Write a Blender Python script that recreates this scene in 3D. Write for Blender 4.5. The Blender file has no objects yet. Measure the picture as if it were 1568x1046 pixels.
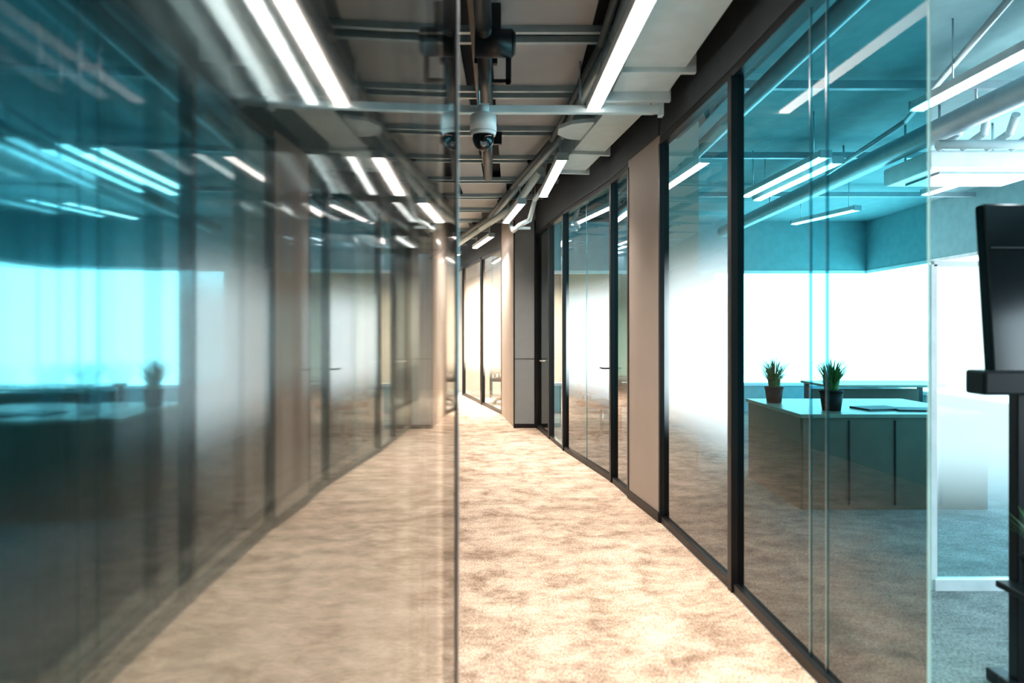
import bpy, bmesh, math, random
from mathutils import Vector, Matrix
random.seed(4)
S=bpy.context.scene
S.view_settings.view_transform='Standard'
try: S.view_settings.look='Medium High Contrast'
except Exception as e: print('look',e)
S.view_settings.exposure=.10
CH=3.3   # slab height
# ---------------------------------------------------------------- materials
def newmat(name):
    m=bpy.data.materials.new(name); m.use_nodes=True
    nt=m.node_tree; nt.nodes.clear()
    out=nt.nodes.new('ShaderNodeOutputMaterial')
    return m,nt,out
def N(nt,t,**kw):
    n=nt.nodes.new(t)
    for k,v in kw.items(): setattr(n,k,v)
    return n
def pbr(name,col,rough=.5,metal=0,noise=.08,nscale=8,bump=0,bscale=200,spec=.5):
    m,nt,out=newmat(name)
    p=N(nt,'ShaderNodeBsdfPrincipled')
    p.inputs['Roughness'].default_value=rough; p.inputs['Metallic'].default_value=metal
    p.inputs['Specular IOR Level'].default_value=spec
    tc=N(nt,'ShaderNodeTexCoord'); nz=N(nt,'ShaderNodeTexNoise'); nz.inputs['Scale'].default_value=nscale
    nz.inputs['Detail'].default_value=4
    nt.links.new(tc.outputs['Object'],nz.inputs['Vector'])
    r=N(nt,'ShaderNodeValToRGB')
    r.color_ramp.elements[0].position=.3; r.color_ramp.elements[1].position=.7
    r.color_ramp.elements[0].color=[c*(1-noise) for c in col[:3]]+[1]
    r.color_ramp.elements[1].color=[min(1,c*(1+noise)) for c in col[:3]]+[1]
    nt.links.new(nz.outputs['Fac'],r.inputs['Fac']); nt.links.new(r.outputs['Color'],p.inputs['Base Color'])
    if bump:
        n2=N(nt,'ShaderNodeTexNoise'); n2.inputs['Scale'].default_value=bscale
        nt.links.new(tc.outputs['Object'],n2.inputs['Vector'])
        b=N(nt,'ShaderNodeBump'); b.inputs['Strength'].default_value=bump; b.inputs['Distance'].default_value=.01
        nt.links.new(n2.outputs['Fac'],b.inputs['Height']); nt.links.new(b.outputs['Normal'],p.inputs['Normal'])
    nt.links.new(p.outputs[0],out.inputs['Surface'])
    return m
def emis(name,col,st):
    m,nt,out=newmat(name); e=N(nt,'ShaderNodeEmission'); e.inputs[0].default_value=(*col,1); e.inputs[1].default_value=st
    nt.links.new(e.outputs[0],out.inputs['Surface']); return m
def carpet(name,dark,light):
    m,nt,out=newmat(name); L=nt.links.new
    p=N(nt,'ShaderNodeBsdfPrincipled'); p.inputs['Roughness'].default_value=.95; p.inputs['Specular IOR Level'].default_value=.1
    tc=N(nt,'ShaderNodeTexCoord')
    mp=N(nt,'ShaderNodeMapping'); mp.inputs['Scale'].default_value=(1.5,1.9,1)
    L(tc.outputs['Object'],mp.inputs['Vector'])
    a=N(nt,'ShaderNodeTexNoise'); a.inputs['Scale'].default_value=2.4; a.inputs['Detail'].default_value=12; a.inputs['Roughness'].default_value=.78; a.inputs['Distortion'].default_value=.2
    L(mp.outputs[0],a.inputs['Vector'])
    ra=N(nt,'ShaderNodeValToRGB'); ra.color_ramp.elements[0].position=.36; ra.color_ramp.elements[1].position=.62
    ra.color_ramp.elements[0].color=(*dark,1); ra.color_ramp.elements[1].color=(*light,1)
    L(a.outputs['Fac'],ra.inputs['Fac'])
    f=N(nt,'ShaderNodeTexNoise'); f.inputs['Scale'].default_value=110; f.inputs['Detail'].default_value=4
    mp2=N(nt,'ShaderNodeMapping'); mp2.inputs['Scale'].default_value=(1,.5,1)
    L(tc.outputs['Object'],mp2.inputs['Vector']); L(mp2.outputs[0],f.inputs['Vector'])
    rf=N(nt,'ShaderNodeValToRGB'); rf.color_ramp.elements[0].position=.32; rf.color_ramp.elements[1].position=.62
    rf.color_ramp.elements[0].color=(.52,.50,.48,1); rf.color_ramp.elements[1].color=(1,1,1,1)
    L(f.outputs['Fac'],rf.inputs['Fac'])
    mx=N(nt,'ShaderNodeMixRGB',blend_type='MULTIPLY'); mx.inputs[0].default_value=1
    L(ra.outputs[0],mx.inputs[1]); L(rf.outputs[0],mx.inputs[2]); L(mx.outputs[0],p.inputs['Base Color'])
    b=N(nt,'ShaderNodeBump'); b.inputs['Strength'].default_value=.6; b.inputs['Distance'].default_value=.012
    L(f.outputs['Fac'],b.inputs['Height']); L(b.outputs[0],p.inputs['Normal'])
    L(p.outputs[0],out.inputs['Surface']); return m
def glass(name,tint,base=.05,k=.9,power=3.0,rough=.01,gtint=(1,1,1),frost_glow=None,fcol=(.85,.9,.92),opaque=None,low=None,lowref=.07):
    m,nt,out=newmat(name); L=nt.links.new
    tr=N(nt,'ShaderNodeBsdfTransparent'); tr.inputs[0].default_value=(*tint,1)
    back=tr
    if opaque:
        back=N(nt,'ShaderNodeBsdfDiffuse'); back.inputs[0].default_value=(*opaque,1)
    cur=back.outputs[0]
    g=N(nt,'ShaderNodeNewGeometry'); sp=N(nt,'ShaderNodeSeparateXYZ'); L(g.outputs['Position'],sp.inputs[0])
    if low:   # lower pane tinted darker to imitate the carpet's reflection, fading out upward
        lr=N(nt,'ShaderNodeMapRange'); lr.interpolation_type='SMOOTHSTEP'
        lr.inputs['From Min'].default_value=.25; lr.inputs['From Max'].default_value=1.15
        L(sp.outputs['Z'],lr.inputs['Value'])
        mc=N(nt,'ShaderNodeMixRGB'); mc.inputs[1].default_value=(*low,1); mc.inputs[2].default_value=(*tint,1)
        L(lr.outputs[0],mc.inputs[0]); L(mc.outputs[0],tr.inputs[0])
    if frost_glow:  # translucent band: frosting on the office screen, added glow on corridor panes
        dv=N(nt,'ShaderNodeMath',operation='DIVIDE'); dv.inputs[1].default_value=3.0; L(sp.outputs['Z'],dv.inputs[0])
        cr=N(nt,'ShaderNodeValToRGB'); cr.color_ramp.interpolation='EASE'
        els=cr.color_ramp.elements
        while len(els)<len(frost_glow): els.new(.5)
        for e,(z,v) in zip(els,frost_glow): e.position=z/3.0; e.color=(v,v,v,1)
        L(dv.outputs[0],cr.inputs[0])
        tl=N(nt,'ShaderNodeBsdfTranslucent'); tl.inputs[0].default_value=(*fcol,1)
        df=N(nt,'ShaderNodeBsdfDiffuse'); df.inputs[0].default_value=(*fcol,1)
        mm=N(nt,'ShaderNodeMixShader'); mm.inputs[0].default_value=.15; L(tl.outputs[0],mm.inputs[1]); L(df.outputs[0],mm.inputs[2])
        m2=N(nt,'ShaderNodeMixShader'); L(cr.outputs[0],m2.inputs[0]); L(cur,m2.inputs[1]); L(mm.outputs[0],m2.inputs[2])
        cur=m2.outputs[0]
    gl=N(nt,'ShaderNodeBsdfGlossy'); gl.inputs['Color'].default_value=(*gtint,1); gl.inputs['Roughness'].default_value=rough
    lw=N(nt,'ShaderNodeLayerWeight'); lw.inputs[0].default_value=.5
    pw=N(nt,'ShaderNodeMath',operation='POWER'); pw.inputs[1].default_value=power; L(lw.outputs['Facing'],pw.inputs[0])
    ma=N(nt,'ShaderNodeMath',operation='MULTIPLY_ADD'); ma.inputs[1].default_value=k; ma.inputs[2].default_value=base; ma.use_clamp=True
    L(pw.outputs[0],ma.inputs[0])
    fac=ma.outputs[0]
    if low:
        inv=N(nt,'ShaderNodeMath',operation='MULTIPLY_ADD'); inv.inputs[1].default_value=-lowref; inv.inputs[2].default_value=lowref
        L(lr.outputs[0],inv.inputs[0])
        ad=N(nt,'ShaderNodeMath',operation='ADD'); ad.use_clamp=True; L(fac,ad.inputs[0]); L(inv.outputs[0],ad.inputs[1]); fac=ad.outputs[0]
    mx=N(nt,'ShaderNodeMixShader'); L(fac,mx.inputs[0]); L(cur,mx.inputs[1]); L(gl.outputs[0],mx.inputs[2])
    L(mx.outputs[0],out.inputs['Surface']); return m

M_carpet=carpet('carpet_beige',(.30,.225,.17),(.82,.68,.56))
M_carpet2=carpet('carpet_grey',(.20,.22,.225),(.38,.41,.415))
M_black=pbr('black_aluminium',(.010,.011,.013),.4)
M_dark=pbr('dark_paint',(.03,.034,.038),.6)
M_bulk=pbr('bulkhead_grey',(.07,.085,.095),.6)
M_beige=pbr('beige_panel',(.47,.425,.385),.6,noise=.03,nscale=3)
M_smoke=pbr('smoked_panel',(.13,.125,.12),.5,noise=.05,nscale=3)
M_greycol=pbr('grey_panel',(.29,.33,.345),.5,noise=.03)
M_slab=pbr('slab_dark',(.03,.034,.038),.8)
M_tile=pbr('ceiling_tile',(.36,.39,.41),.7,noise=.06,nscale=2)
M_rail=pbr('galvanised_rail',(.36,.46,.50),.4,.3)
M_duct=pbr('white_duct',(.58,.70,.73),.5,noise=.05)
M_white=pbr('white_plastic',(.8,.84,.85),.35)
M_lens=pbr('smoked_dome',(.01,.01,.012),.05)
M_steel=pbr('brushed_steel',(.62,.66,.7),.3,.85)
M_teal=pbr('office_wall',(.22,.42,.45),.7)
M_ceil2=pbr('office_slab',(.24,.42,.45),.7)
M_dtl=pbr('dark_teal_wall',(.02,.05,.055),.7)
M_desk=pbr('desk_laminate',(.15,.105,.075),.45,noise=.1)
M_desktop=pbr('desk_top',(.26,.22,.18),.35)
M_pot=pbr('dark_pot',(.010,.011,.013),.6,spec=.2)
M_leaf=pbr('leaf_green',(.045,.17,.03),.5,noise=.5,nscale=30)
M_soil=pbr('soil',(.03,.02,.012),.9)
M_tube=emis('led_diffuser',(1,.88,.81),14)
M_tubeC=emis('led_diffuser_cool',(.85,.97,1),13)
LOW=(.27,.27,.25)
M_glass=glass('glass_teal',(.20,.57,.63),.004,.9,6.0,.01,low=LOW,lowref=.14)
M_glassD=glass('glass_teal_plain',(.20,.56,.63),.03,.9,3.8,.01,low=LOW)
M_glassC=glass('glass_clear',(.8,.93,.94),.04,.7,3,.01)
M_glassF=glass('glass_frost_band',(.20,.56,.63),.04,.85,3.8,.015,frost_glow=[(.6,0),(1.05,.92),(1.5,.92),(2.0,0)],fcol=(.99,.99,.99),low=LOW)  # milky band added to imitate the bright blurred view behind the pane
M_glassW=glass('glass_frost_warm',(.85,.9,.9),.04,.6,3.6,.015,frost_glow=[(.5,0),(.9,.7),(2.2,.7),(2.7,.2)],fcol=(1,.93,.84))  # milky band added so the far panes glow warm white
M_glassP=glass('glass_low_frost',(.55,.86,.9),.05,.6,3,.02,frost_glow=[(.3,.05),(.8,.9),(1.75,.9)],fcol=(.9,1,1))
M_edge=pbr('glass_edge',(.45,.8,.84),.2)
M_sil=glass('silicone_joint',(.45,.8,.85),.2,.5,2,.2)
M_m1=glass('mirror_glass_front',(.9,.95,.96),.06,.66,2.3,.035,(.90,.90,.89))
M_m2=glass('mirror_glass_mid',(.9,.95,.96),.17,.38,2,.035,(.80,.84,.85))
M_m3=glass('mirror_glass_back',(0,0,0),.24,.45,2,.045,(.75,.83,.85),opaque=(.006,.016,.02))
M_screen=pbr('screen_black',(.012,.016,.018),.12)
M_paper=pbr('paper_dark',(.05,.06,.07),.5)
M_chair=pbr('chair_fabric',(.03,.035,.04),.8)

# ---------------------------------------------------------------- mesh builder
class B:
    def __init__(s): s.bm=bmesh.new(); s.mats=[]
    def mi(s,m):
        if m not in s.mats: s.mats.append(m)
        return s.mats.index(m)
    def box(s,c,size,m,rz=0,rx=0,ry=0,bev=0):
        r=bmesh.ops.create_cube(s.bm,size=1)
        M=Matrix.Translation(c)@Matrix.Rotation(rz,4,'Z')@Matrix.Rotation(ry,4,'Y')@Matrix.Rotation(rx,4,'X')@Matrix.Diagonal((*size,1))
        bmesh.ops.transform(s.bm,matrix=M,verts=r['verts'])
        fs=set(f for v in r['verts'] for f in v.link_faces)
        i=s.mi(m)
        for f in fs: f.material_index=i
        if bev:
            es=list(set(e for f in fs for e in f.edges))
            rr=bmesh.ops.bevel(s.bm,geom=es,offset=bev,segments=2,affect='EDGES',profile=.5)
            for f in rr['faces']: f.material_index=i
    def cyl(s,p1,p2,r,m,r2=None,seg=16,smooth=True):
        p1=Vector(p1);p2=Vector(p2);d=p2-p1
        q=d.to_track_quat('Z','Y').to_matrix().to_4x4()
        rr=bmesh.ops.create_cone(s.bm,cap_ends=True,segments=seg,radius1=r,radius2=r if r2 is None else r2,depth=d.length)
        bmesh.ops.transform(s.bm,matrix=Matrix.Translation((p1+p2)/2)@q,verts=rr['verts'])
        i=s.mi(m)
        for f in set(f for v in rr['verts'] for f in v.link_faces):
            f.material_index=i; f.smooth=smooth and len(f.verts)==4
    def sph(s,c,r,m,sc=(1,1,1)):
        rr=bmesh.ops.create_uvsphere(s.bm,u_segments=24,v_segments=14,radius=r)
        bmesh.ops.transform(s.bm,matrix=Matrix.Translation(c)@Matrix.Diagonal((*sc,1)),verts=rr['verts'])
        i=s.mi(m)
        for f in set(f for v in rr['verts'] for f in v.link_faces): f.material_index=i; f.smooth=True
    def face(s,pts,m,smooth=False):
        f=s.bm.faces.new([s.bm.verts.new(p) for p in pts]); f.material_index=s.mi(m); f.smooth=smooth
    def path(s,pts,r,m):
        for a,b in zip(pts[:-1],pts[1:]): s.cyl(a,b,r,m,seg=12)
        for p in pts[1:-1]: s.sph(p,r*1.02,m)
    def seg(s,a,b,z0,z1,t,m,off=0):
        """vertical slab between plan points a,b"""
        a=Vector(a);b=Vector(b);d=b-a;L=d.length;ang=math.atan2(d.y,d.x)
        n=Vector((d.y,-d.x)).normalized()*off
        c=(a+b)/2+n
        s.box((c.x,c.y,(z0+z1)/2),(L,t,z1-z0),m,rz=ang)
    def pane(s,a,b,z0,z1,m,off=0):
        a=Vector(a);b=Vector(b);d=b-a; n=Vector((d.y,-d.x)).normalized()*off
        a=a+n;b=b+n
        s.face([(a.x,a.y,z0),(b.x,b.y,z0),(b.x,b.y,z1),(a.x,a.y,z1)],m)
    def done(s,name,parent=None):
        me=bpy.data.meshes.new(name); s.bm.to_mesh(me); s.bm.free()
        for m in s.mats: me.materials.append(m)
        o=bpy.data.objects.new(name,me); S.collection.objects.link(o)
        if parent: o.parent=parent
        return o
def lerp(a,b,t): return (a[0]+(b[0]-a[0])*t,a[1]+(b[1]-a[1])*t)

# ---------------------------------------------------------------- plan
P0=(1.39,-2.5);PH=(1.27,.95);PA=(1.235,2.07);PB=(1.175,3.676);PC=(1.08,4.993);PD=(.977,5.737);PE=(.915,6.333)
PF=(.597,7.995);PG=(.34,9.885);PG2=(.03,9.885);PI=(-.175,11.43);PJ=(-1.08,14.9);PK=(-1.4,16.2)
RW=[P0,PH,PA,PB,PC,PD,PE,PF,PG,PG2,PI,PJ,PK]
def wx(y):
    for a,b in zip(RW[:-1],RW[1:]):
        if a[1]<=y<=b[1] and b[1]>a[1]: return a[0]+(b[0]-a[0])*(y-a[1])/(b[1]-a[1])
    return RW[-1][0]
LW=[(-1.5,-2.5),(-1.5,8.0),(-2.9,16.2)]
GT=2.77
# floors
b=B()
pts=[(x,y,0) for x,y in LW]+[(x,y,0) for x,y in reversed(RW)]
b.face(pts,M_carpet); b.bm.normal_update()
fl=b.done('floor')
b=B()
pts=[(x,y,0) for x,y in RW]+[(3.5,16.2,0),(3.5,11.9,0),(6.2,11.9,0),(6.2,-2.5,0)]
b.face(pts,M_carpet2); b.done('floor_office')
for nm in ('floor','floor_office'):
    me=bpy.data.objects[nm].data
    bm=bmesh.new(); bm.from_mesh(me); bmesh.ops.triangulate(bm,faces=bm.faces[:]); 
    for f in bm.faces:
        if f.normal.z<0: f.normal_flip()
    bm.to_mesh(me); bm.free()
# ceilings
b=B(); b.box((-.2,6.85,CH+.05),(3.9,18.9,.1),M_slab); b.done('ceiling')
b=B(); b.box((4.0,6.85,CH+.051),(4.5,18.9,.1),M_ceil2)
b.box((1.0,6.85,CH-.01),(.02,.02,.01),M_slab)
b.done('ceiling_office')
# walls
b=B()
b.seg(LW[0],LW[1],0,CH,.1,M_smoke,off=-.05); b.seg(LW[1],LW[2],0,CH,.1,M_beige,off=-.05)
b.done('wall_left')
b=B(); b.seg((-3,16.25),(3.6,16.25),0,CH,.1,M_beige); b.done('wall_end')
b=B(); b.seg((-1.6,-2.55),(6.3,-2.55),0,CH,.1,M_dtl); b.done('wall_back')
b=B()
b.seg(P0,PH,0,CH,.1,M_beige,off=.05)
for a,c in [(PH,PA),(PA,PB),(PB,PC),(PD,PE),(PE,PF),(PF,PG),(PI,PJ),(PJ,PK)]:
    b.seg(a,c,GT+.04,CH,.14,M_bulk,off=.07)
b.seg(PC,PD,0,CH,.30,M_beige,off=.15)
b.done('wall_right')
b=B()
b.seg(PC,PD,0,.07,.012,M_black,off=-.006); b.seg(PC,PD,GT+.06,CH-.01,.01,M_bulk,off=-.006)
b.done('baseboard_right')
# grey clad column
b=B()
b.seg(PG2,PG,0,CH,.05,M_greycol,off=.0)
b.face([(PG[0],PG[1],0),(PG[0]+.1,11.5,0),(PG[0]+.1,11.5,CH),(PG[0],PG[1],CH)],M_greycol)
b.seg(PG2,PI,0,CH,.04,M_beige,off=.02)
b.seg(PI,(PG[0]+.1,11.5),0,CH,.04,M_beige,off=.02)
for p in (PG2,(PG[0]-.01,PG[1])): b.box((p[0],p[1]-.028,1.5),(.018,.012,3.0),M_black)
b.box(((PG[0]+PG2[0])/2,PG[1]-.03,.03),(.32,.012,.06),M_black)
b.box(((PG[0]+PG2[0])/2,PG[1]-.027,1.0),(.31,.004,.006),M_dark)
b.done('clad_column')

# ---------------------------------------------------------------- glass partitions
def partition(a,c,mat,name='glass_partition',posts=(0,1),pw=.05,joints=(),z1=GT,rail=.035):
    b=B(); d=(Vector(c)-Vector(a)); ang=math.atan2(d.y,d.x)
    b.pane(a,c,.02,z1,mat,off=.03)
    b.seg(a,c,0,.05,.05,M_black,off=.03)
    b.seg(a,c,z1-.01,z1+rail,.06,M_black,off=.03)
    n=Vector((d.y,-d.x)).normalized()*.03
    for t in posts:
        p=lerp(a,c,t); b.box((p[0]+n.x,p[1]+n.y,z1/2),(pw,.07,z1),M_black,rz=ang)
    for t in joints:
        p=lerp(a,c,t); b.box((p[0]+n.x,p[1]+n.y,z1/2),(.010,.010,z1-.06),M_sil,rz=ang)
    return b
b=partition(PA,PB,M_glass,posts=(1,),pw=.055,joints=(.385,.47))
b.box((PA[0]+.03,PA[1],GT/2),(.006,.008,GT-.05),M_edge,rz=0)
b.seg(PH,PA,GT-.01,GT+.035,.06,M_black,off=.03)
b.done('glass_partition')
partition(PB,PC,M_glassF,posts=(1,),pw=.03).done('glass_partition')
b=partition(PD,PE,M_glassD,posts=(0,1),pw=.04)  # glass door between black frame posts
b.done('glass_partition')
b=partition(PE,PF,M_glassF,posts=(0,1),pw=.05,joints=(.5,)); 
p=lerp(PE,PF,.04)
b.cyl((p[0]-.05,p[1],1.05),(p[0]+.03,p[1],1.05),.008,M_dark); b.cyl((p[0]-.05,p[1],1.05),(p[0]-.06,p[1]+.12,1.05),.008,M_dark)
b.done('glass_partition')
b=partition(PF,lerp(PF,PG,.45),M_glassC,posts=(0,1),pw=.03); b.done('glass_partition')
q=lerp(PF,PG,.47)
b=partition(q,PG,M_glassD,posts=(0,.98),pw=.06)  # dark glass door next to the column
b.seg(q,PG,.05,GT-.02,.012,M_dark,off=.05)
p=lerp(q,PG,.2); b.cyl((p[0]-.06,p[1],1.0),(p[0]+.03,p[1],1.0),.010,M_steel); b.cyl((p[0]-.05,p[1],1.0),(p[0]-.07,p[1]+.12,1.0),.010,M_steel)
b.done('glass_partition')
b=partition(PI,lerp(PI,PJ,.45),M_glassW,posts=(0,1),pw=.05,joints=(.5,)); b.done('glass_partition')
b=partition(lerp(PI,PJ,.47),PJ,M_glassW,posts=(0,1),pw=.05,joints=()); b.done('glass_partition')
# white frosted low partition in the office
b=B(); q1=(2.28,3.7); q2=(4.3,3.7)
b.pane(q1,q2,.06,1.75,M_glassP); b.box((3.29,3.7,.03),(2.02,.05,.06),M_white); b.box((3.29,3.7,1.765),(2.02,.03,.03),M_white)
for x in (2.28,3.29,4.3): b.box((x,3.7,.88),(.03,.03,1.76),M_white)
b.done('frosted_screen_partition')

# ---------------------------------------------------------------- reflective glass wall on the left
md=Vector((-.0517,1)).normalized()
m0=Vector((-.05,0)); E=m0+md*(1.745/md.y); Bk=m0-md*2.4
b=B()
b.pane((Bk.x,Bk.y),(E.x,E.y),0.01,3.2,M_m1)
b.done('glass_partition_reflective')
def rotl(deg): 
    a=math.radians(deg); return Vector((md.x*math.cos(a)-md.y*math.sin(a),md.x*math.sin(a)+md.y*math.cos(a)))
o=bpy.data.objects['glass_partition_reflective']
for k,(off,dg,mt) in enumerate([(.012,1.0,M_m2),(.022,2.4,M_m3)]):
    dd=rotl(dg); s=m0+Vector((-off,0)); e=s+dd*1.70
    st=s-dd*.2; bb=B(); bb.pane((st.x,st.y),(e.x,e.y),0.01,3.2,mt)
    c=bb.done('pane_%d'%(k+2),o)
bb=B()
n=Vector((-md.y,md.x)); ce=E+md*.003+n*.003
ang=math.atan2(md.y,md.x)
bb.box((ce.x,ce.y,1.65),(.018,.015,3.28),M_steel,rz=ang,bev=.004)
ce=E-md*.06-n*.0015
bb.box((ce.x,ce.y,1.65),(.10,.003,3.2),M_black,rz=ang)
ce=E+n*.02-md*.012
bb.box((ce.x-.0005,ce.y-.01,1.65),(.03,.028,3.28),M_black,rz=ang)
ca=(E+Bk)/2+n*.01
bb.box((ca.x,ca.y,.006),((E-Bk).length,.03,.012),M_black,rz=ang)
bb.box((ca.x,ca.y,3.25),((E-Bk).length,.05,.1),M_black,rz=ang)
bb.done('edge_channel',o)

# ---------------------------------------------------------------- windows / office walls
def winwall(a,c,z0,z1,n,name,wname):
    b=B(); b.seg(a,c,0,z0,.1,M_teal); b.seg(a,c,z1,CH,.1,M_teal); b.done(wname)
    b=B()
    b.seg(a,c,z0,z0+.05,.14,M_white); b.seg(a,c,z1-.05,z1,.12,M_white)
    d=Vector(c)-Vector(a); ang=math.atan2(d.y,d.x)
    for i in range(1,n):
        p=lerp(a,c,i/n); b.box((p[0],p[1],(z0+z1)/2),(.035,.035,z1-z0),M_white,rz=ang)
    b.done(name)
    L=bpy.data.lights.new(name+'_portal','AREA'); L.shape='RECTANGLE'; L.size=d.length; L.size_y=z1-z0; L.cycles.is_portal=True
    lo=bpy.data.objects.new(name+'_portal',L); S.collection.objects.link(lo)
    mid=lerp(a,c,.5); lo.location=(mid[0],mid[1],(z0+z1)/2)
    return lo
l=winwall((6.2,-2.5),(6.2,11.9),.45,2.45,5,'window_1','wall_office_side'); l.rotation_euler=(math.pi/2,0,math.pi/2)
l=winwall((.5,11.9),(6.2,11.9),.45,2.45,2,'window_2','wall_office_end'); l.rotation_euler=(-math.pi/2,0,0)
b=B(); b.seg((3.5,11.95),(3.5,16.2),0,CH,.1,M_beige); b.seg((.0,12.02),(3.5,12.02),2.5,CH,.08,M_beige); b.seg((.0,12.02),(3.5,12.02),0,.4,.08,M_beige); b.done('wall_room')

# ---------------------------------------------------------------- linear lamps
def lamp(a,c,h=2.85,w=.055,en=40,col=(1,.86,.75),name='linear_pendant_lamp',mt=None,spread=105):
    b=B(); d=Vector(c)-Vector(a); ang=math.atan2(d.y,d.x); mid=(Vector(a)+Vector(c))/2
    b.box((mid.x,mid.y,h+.035),(d.length,w+.03,.05),M_white,rz=ang,bev=.004)
    b.box((mid.x,mid.y,h+.004),(d.length-.02,w,.014),mt or M_tube,rz=ang)
    for t in (0,1):
        p=lerp(a,c,t); b.box((p[0],p[1],h+.03),(.012,w+.034,.065),M_rail,rz=ang)
    for t in (.12,.88):
        p=lerp(a,c,t); b.cyl((p[0],p[1],h+.05),(p[0],p[1],CH),.005,M_steel,seg=8)
    o=b.done(name)
    if en:
        L=bpy.data.lights.new('tube_light','AREA'); L.shape='RECTANGLE'; L.size=d.length-.04; L.size_y=w; L.energy=en; L.color=col; L.spread=math.radians(spread)
        lo=bpy.data.objects.new('tube_light',L); S.collection.objects.link(lo); lo.parent=o
        lo.location=(mid.x,mid.y,h-.008); lo.rotation_euler=(0,0,ang)
    return o
lamp((.63,2.0),(.537,4.50),en=56,w=.066)
lamp((.70,-1.2),(.65,1.2),en=42)
lamp((.43,5.78),(.34,7.39),en=38,w=.066)
lamp((.118,7.77),(-.079,9.18),en=36,w=.066)
lamp((-.31,10.5),(-.65,11.97),en=50,w=.066)
lamp((-1.0,12.9),(-1.5,14.4),en=80)
oc=(.85,.95,1)
for a,c in [((2.76,1.6),(2.67,4.5)),((2.62,5.7),(2.53,7.4)),((2.82,5.9),(2.73,7.6)),((4.5,2.2),(4.5,4.4)),((4.52,5.0),(4.42,7.3)),((4.15,8.2),(3.84,9.3)),((2.2,8.6),(2.05,10.2))]:
    lamp(a,c,en=6,col=oc,mt=M_tubeC,w=.07,spread=130)
lamp((.9,12.8),(.6,15.2),en=480,col=(1,.82,.62),spread=150)  # unseen lamp added to brighten the far room and its panes

# ---------------------------------------------------------------- corridor ceiling
def cx(y): # corridor centre line following the curve
    return wx(min(y,16))-.62 if y<9.5 else (-.33-(y-9.9)*.27)
b=B(); y=2.2; i=0
while y<15.5:
    x0=cx(y+.4)-.55; x1=cx(y+.4)+.02
    if y<8: x0,x1=-.13,.47-.07*max(0,y-5.8)
    b.box(((x0+x1)/2,y+.46,3.20),(x1-x0,.86,.03),M_tile,bev=.004)
    b.box(((x0-1.2+x0-.2)/2,y+.46,3.20),(1.0,.86,.03),M_tile,bev=.004)
    y+=.98
b.done('ceiling_tiles')
b=B(); y=2.2
while y<15.5:
    xr=wx(y)-.04 if y<9.8 else cx(y)+.5
    xl=max(-1.45,-1.45-(y-8)*.175 if y>8 else -1.45)
    for dy,hh in ((0,3.165),(-.14,3.165)) :
        b.box(((xr+xl)/2,y-.02+dy,hh),(xr-xl,.035,.04),M_rail)
    for x in (xl+.3,(xl+xr)/2+.1,xr-.15): b.cyl((x,y-.02,3.17),(x,y-.02,CH),.006,M_steel,seg=8)
    y+=.98
b.done('ceiling_grid_rails')
b=B()
ys=[2,4,6,8,10,12,14,15.8]
b.path([( (.60 if y<6 else cx(y)+.12),y,3.12) for y in ys],.035,M_rail)
b.path([( (.52 if y<6 else cx(y)+.02),y,3.08) for y in ys],.022,M_bulk)
for y in (3,5,7,9,11,13): b.box(((.56 if y<6 else cx(y)+.07),y,3.21),(.16,.03,.18),M_dark)
b.done('ceiling_conduits')
b=B()
b.path([(-.12,1.6,3.02),(-.15,3.6,3.02),(-.19,5.2,3.02),(-.25,7.2,3.02)],.045,M_black)
b.box((-.22,4.4,3.10),(.05,5.0,.06),M_black,rz=.02)
for y in (2.4,4.2,6.0): b.box((-.16,y,3.17),(.14,.04,.26),M_black)
b.done('ceiling_pipe_black')
# spot bracket
b=B()
b.cyl((-.2,3.75,2.98),(.0,3.75,2.98),.075,M_black,seg=24); b.cyl((.0,3.75,2.98),(.02,3.75,2.98),.075,M_black,r2=.055,seg=24)
b.box((-.1,3.75,3.14),(.08,.08,.32),M_dark,bev=.005); b.box((-.02,3.78,2.86),(.03,.03,.18),M_black); b.box((-.06,3.78,2.78),(.1,.03,.02),M_black)
b.done('ceiling_spotlight')
# cross beam
b=B()
b.box((-.05,4.52,2.865),(2.1,.05,.05),M_duct,bev=.004)
b.box((.98,4.50,2.86),(.03,.06,.09),M_duct)
for x in (-.9,-.22,.45,.92): b.cyl((x,4.52,2.88),(x,4.52,CH),.008,M_steel,seg=8)
b.done('ceiling_crossbar')
# dome camera
b=B(); X,Y=-.185,4.40
b.cyl((X,Y,2.85),(X,Y,2.80),.035,M_white); b.cyl((X,Y,2.80),(X,Y,2.785),.06,M_white,r2=.085,seg=32)
b.cyl((X,Y,2.685),(X,Y,2.785),.085,M_white,seg=32); b.cyl((X,Y,2.66),(X,Y,2.685),.078,M_white,r2=.085,seg=32)
b.sph((X,Y,2.645),.07,M_lens,(1,1,1.2)); b.cyl((X,Y,2.60),(X+.005,Y-.06,2.6),.022,M_steel)
b.box((X,Y+.06,2.855),(.07,.11,.03),M_white)
b.done('dome_security_camera')
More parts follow.
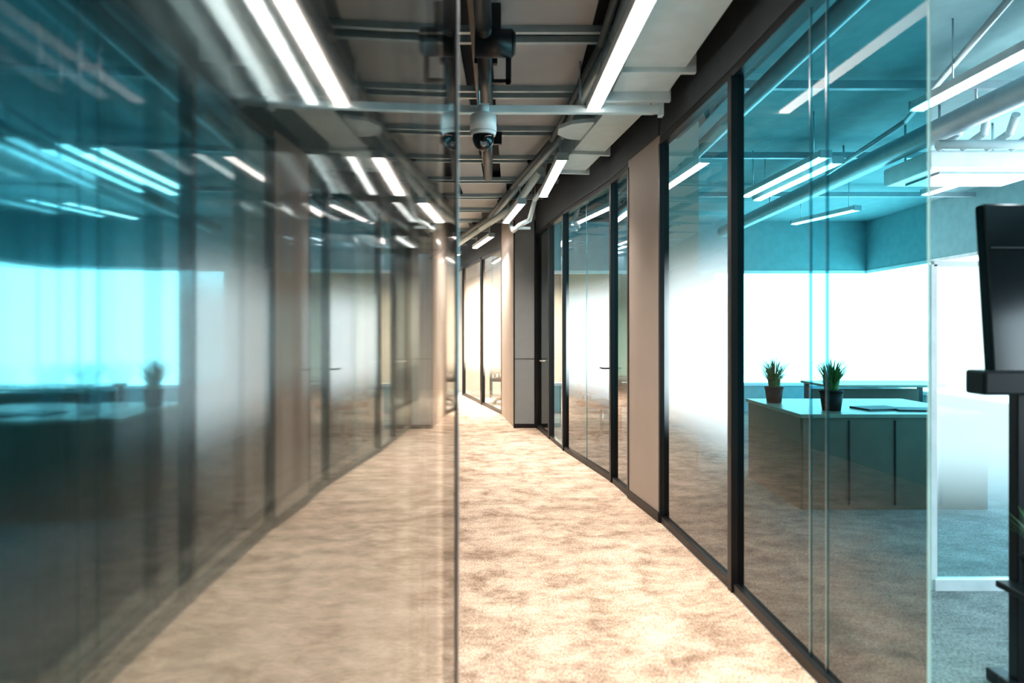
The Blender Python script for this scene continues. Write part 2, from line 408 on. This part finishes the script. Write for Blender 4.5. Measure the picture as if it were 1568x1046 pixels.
# duct
b=B()
b.box((.865,2.4,3.07),(.37,4.1,.24),M_duct,rz=.016,bev=.006)
for y in (1.0,2.3,4.03): b.box((.865,y,3.07),(.44,.04,.30),M_duct,bev=.004)
b.box((.80,4.62,3.05),(.40,.38,.26),M_duct,rz=.02,bev=.006)
b.box((.80,4.44,3.05),(.46,.04,.32),M_duct,bev=.004)
b.cyl((.60,5.38,2.97),(.60,5.38,3.0),.25,M_duct,seg=10,smooth=False)
b.cyl((.60,5.38,2.98),(.60,5.38,3.1),.12,M_duct,seg=24)
b.box((.69,5.7,3.06),(.28,1.9,.22),M_duct,rz=.13,bev=.006)
for y,x in ((5.9,.68),(6.6,.58)): b.box((x,y,3.06),(.34,.04,.28),M_duct,rz=.13)
for y in (1.0,2.3,4.1,5.9): b.cyl((.7 if y>5 else .9,y,3.15),(.7 if y>5 else .9,y,CH),.008,M_steel,seg=8)
b.done('ventilation_duct')
# bent pipes further away
b=B()
b.path([(.45,7.0,3.05),(.28,8.3,3.0),(.22,8.6,2.8),(.10,8.7,2.75),(.02,9.2,2.75),(-.05,9.5,2.95)],.03,M_duct)
b.path([(.3,7.2,3.1),(.05,9.0,3.05),(-.5,11,3.05),(-1.3,14,3.05)],.045,M_duct)
b.box((.13,8.9,2.74),(.22,.06,.03),M_duct)
b.cyl((.28,8.3,3.0),(.28,8.3,CH),.008,M_steel,seg=8)
b.cyl((.05,9.0,3.05),(.05,9.0,CH),.008,M_steel,seg=8)
b.done('ceiling_pipes_white')

# ---------------------------------------------------------------- office ceiling services
b=B()
b.path([(1.7,-1,3.05),(1.7,11,3.05)],.06,M_rail); b.path([(3.4,-1,3.0),(3.4,11,3.0)],.09,M_rail)
for y in (1,3,5,7,9): 
    b.box((3.7,y,3.2),(4.8,.05,.06),M_rail)
    for x in (1.7,3.4): b.cyl((x,y,3.05),(x,y,CH),.01,M_steel,seg=8)
b.path([(2.2,2.4,3.1),(3.0,5.2,3.0),(3.0,6.5,2.9)],.02,M_rail)
b.done('office_ceiling_pipes')
b=B()
b.box((4.0,6.0,2.82),(1.1,.7,.16),M_white,bev=.02)
b.box((4.0,6.0,2.735),(.8,.5,.02),M_rail)
for i in range(6): b.path([(3.5+.2*i,5.6,2.9),(3.5+.2*i,5.35,2.95),(3.4+.22*i,5.2,3.05)],.03,M_duct)
b.path([(3.3,5.3,2.85),(4.7,5.3,2.85)],.035,M_duct)
for x in (3.6,4.4): 
    for y in (5.75,6.25): b.cyl((x,y,2.88),(x,y,CH),.01,M_steel,seg=8)
b.done('ceiling_air_conditioner')

# ---------------------------------------------------------------- desk with plants
def plant(x,y,z,pr=.065,ph=.11,h=.24,n=90,name='potted_grass_plant'):
    b=B()
    b.cyl((x,y,z),(x,y,z+ph),pr*.78,M_pot,r2=pr,seg=28); b.cyl((x,y,z+ph),(x,y,z+ph+.012),pr*1.06,M_pot,seg=28)
    b.cyl((x,y,z+ph+.011),(x,y,z+ph+.016),pr*.9,M_soil,seg=20)
    for i in range(n):
        a=random.uniform(0,2*math.pi); r0=random.uniform(0,pr*.6); lean=random.uniform(.05,.6)*h; hh=h*random.uniform(.6,1.05)
        dx,dy=math.cos(a),math.sin(a); w=.008
        px,py=-dy*w,dx*w; pr_=[]
        for t in (0,.35,.7,1):
            rr=r0+lean*t*t; ww=(1-t*.95)
            cxp,cyp,czp=x+dx*rr,y+dy*rr,z+ph+.01+hh*(t-.12*t*t)
            pr_.append(((cxp-px*ww,cyp-py*ww,czp),(cxp+px*ww,cyp+py*ww,czp)))
        for u,v in zip(pr_[:-1],pr_[1:]): b.face([u[0],u[1],v[1],v[0]],M_leaf,True)
    return b.done(name)
b=B()
b.box((3.0,5.95,.735),(1.5,1.25,.03),M_desktop,bev=.004)
b.box((3.0,5.36,.36),(1.44,.03,.72),M_desk); b.box((2.28,5.95,.36),(.03,1.18,.72),M_desk); b.box((3.72,5.95,.36),(.03,1.18,.72),M_desk)
for x in (2.64,3.0,3.36): b.box((x,5.34,.37),(.008,.012,.66),M_dark)
b.box((3.05,5.7,.757),(.34,.24,.014),M_paper,rz=.2); b.box((3.3,5.62,.757),(.3,.22,.012),M_paper,rz=-.15)
b.done('office_desk')
plant(2.38,6.2,.751,pr=.08,ph=.13,h=.30,n=190); plant(2.62,5.60,.751,pr=.09,ph=.15,h=.30,n=220)
for (x,y) in ((4.6,8.6),(2.2,9.6)):
    b=B(); b.box((x,y,.735),(1.6,.8,.03),M_desktop,bev=.004)
    for sx in (-.74,.74):
        for sy in (-.34,.34): b.box((x+sx,y+sy,.36),(.05,.05,.72),M_black)
    b.box((x,y+.3,.5),(1.4,.02,.3),M_desk); b.done('office_desk')
# office chairs
def chair(x,y,rz):
    b=B(); R=Matrix.Rotation(rz,4,'Z')
    def T(p): v=R@Vector(p); return (v.x+x,v.y+y,v.z)
    b.box(T((0,0,.47)),(.48,.48,.08),M_chair,rz=rz,bev=.03)
    b.box(T((0,.24,.82)),(.44,.06,.5),M_chair,rz=rz,rx=-.12,bev=.025)
    b.box(T((0,.25,.55)),(.06,.03,.22),M_black,rz=rz)
    b.cyl(T((0,0,.1)),T((0,0,.44)),.025,M_steel)
    for k in range(5):
        a=k*2*math.pi/5; e=T((.28*math.cos(a),.28*math.sin(a),.07)); b.cyl(T((0,0,.11)),e,.018,M_black); b.sph((e[0],e[1],.03),.03,M_black)
    for sx in (-.27,.27):
        b.box(T((sx,.02,.66)),(.05,.28,.03),M_black,rz=rz,bev=.01); b.box(T((sx,.05,.56)),(.03,.03,.2),M_black,rz=rz)
        b.box(T((sx*.9,.05,.46)),(.08,.03,.02),M_black,rz=rz)
    b.done('office_chair')
chair(1.15,8.75,.6); chair(-.1,13.2,1.2)
b=B()
b.box((.0,14.6,.735),(1.0,.6,.03),M_desk); 
for sx in(-.45,.45):
    for sy in (-.25,.25): b.box((sx,14.6+sy,.36),(.04,.04,.72),M_black)
b.done('side_table')

# ---------------------------------------------------------------- screen on stand
b=B(); tx,ty=2.12,2.58
b.box((tx,ty,1.55),(.70,.05,.66),M_screen,rz=0.05,rx=-.08,bev=.008)
for i in range(1,5): b.box((tx-.35+i*.14,ty-.03,1.55),(.004,.004,.64),M_paper,rx=-.08)
for i in range(1,4): b.box((tx,ty-.03-.014*(i-2),1.2+i*.17),(.68,.004,.004),M_paper)
b.box((tx,ty-.04,1.21),(.80,.11,.09),M_black,bev=.01)
b.box((tx-.18,ty+.02,.60),(.065,.05,1.2),M_black,bev=.004)
b.box((tx+.18,ty+.02,.60),(.065,.05,1.2),M_black,bev=.004)
b.box((tx+.02,ty-.10,.44),(.60,.24,.025),M_black,bev=.004)
b.box((tx,ty+.02,.05),(.5,.06,.05),M_black,bev=.008)
b.box((tx-.18,ty+.02,.025),(.07,.3,.05),M_black,bev=.008); b.box((tx+.18,ty+.02,.025),(.07,.3,.05),M_black,bev=.008)
b.done('display_screen_on_stand')
plant(tx-.21,ty-.12,.4535,pr=.065,ph=.12,h=.18,n=140)

# ---------------------------------------------------------------- world & camera
w=bpy.data.worlds.new('world'); S.world=w; w.use_nodes=True
nt=w.node_tree; bg=nt.nodes['Background']
tc=nt.nodes.new('ShaderNodeTexCoord'); sp=nt.nodes.new('ShaderNodeSeparateXYZ'); cr=nt.nodes.new('ShaderNodeValToRGB')
nt.links.new(tc.outputs['Generated'],sp.inputs[0]); nt.links.new(sp.outputs['Z'],cr.inputs[0]); nt.links.new(cr.outputs[0],bg.inputs[0])
cr.color_ramp.elements[0].color=(.80,.95,1,1); cr.color_ramp.elements[1].color=(.45,.75,1,1); cr.color_ramp.elements[1].position=.6
bg.inputs[1].default_value=8
cam=bpy.data.cameras.new('camera'); co=bpy.data.objects.new('camera',cam); S.collection.objects.link(co)
co.location=(0,0,1.4); co.rotation_euler=(math.pi/2,0,0); cam.lens=24; cam.sensor_width=36; cam.shift_y=-.0102; cam.clip_start=.005
cam.dof.use_dof=True; cam.dof.focus_distance=7.0; cam.dof.aperture_fstop=1.6
S.camera=co
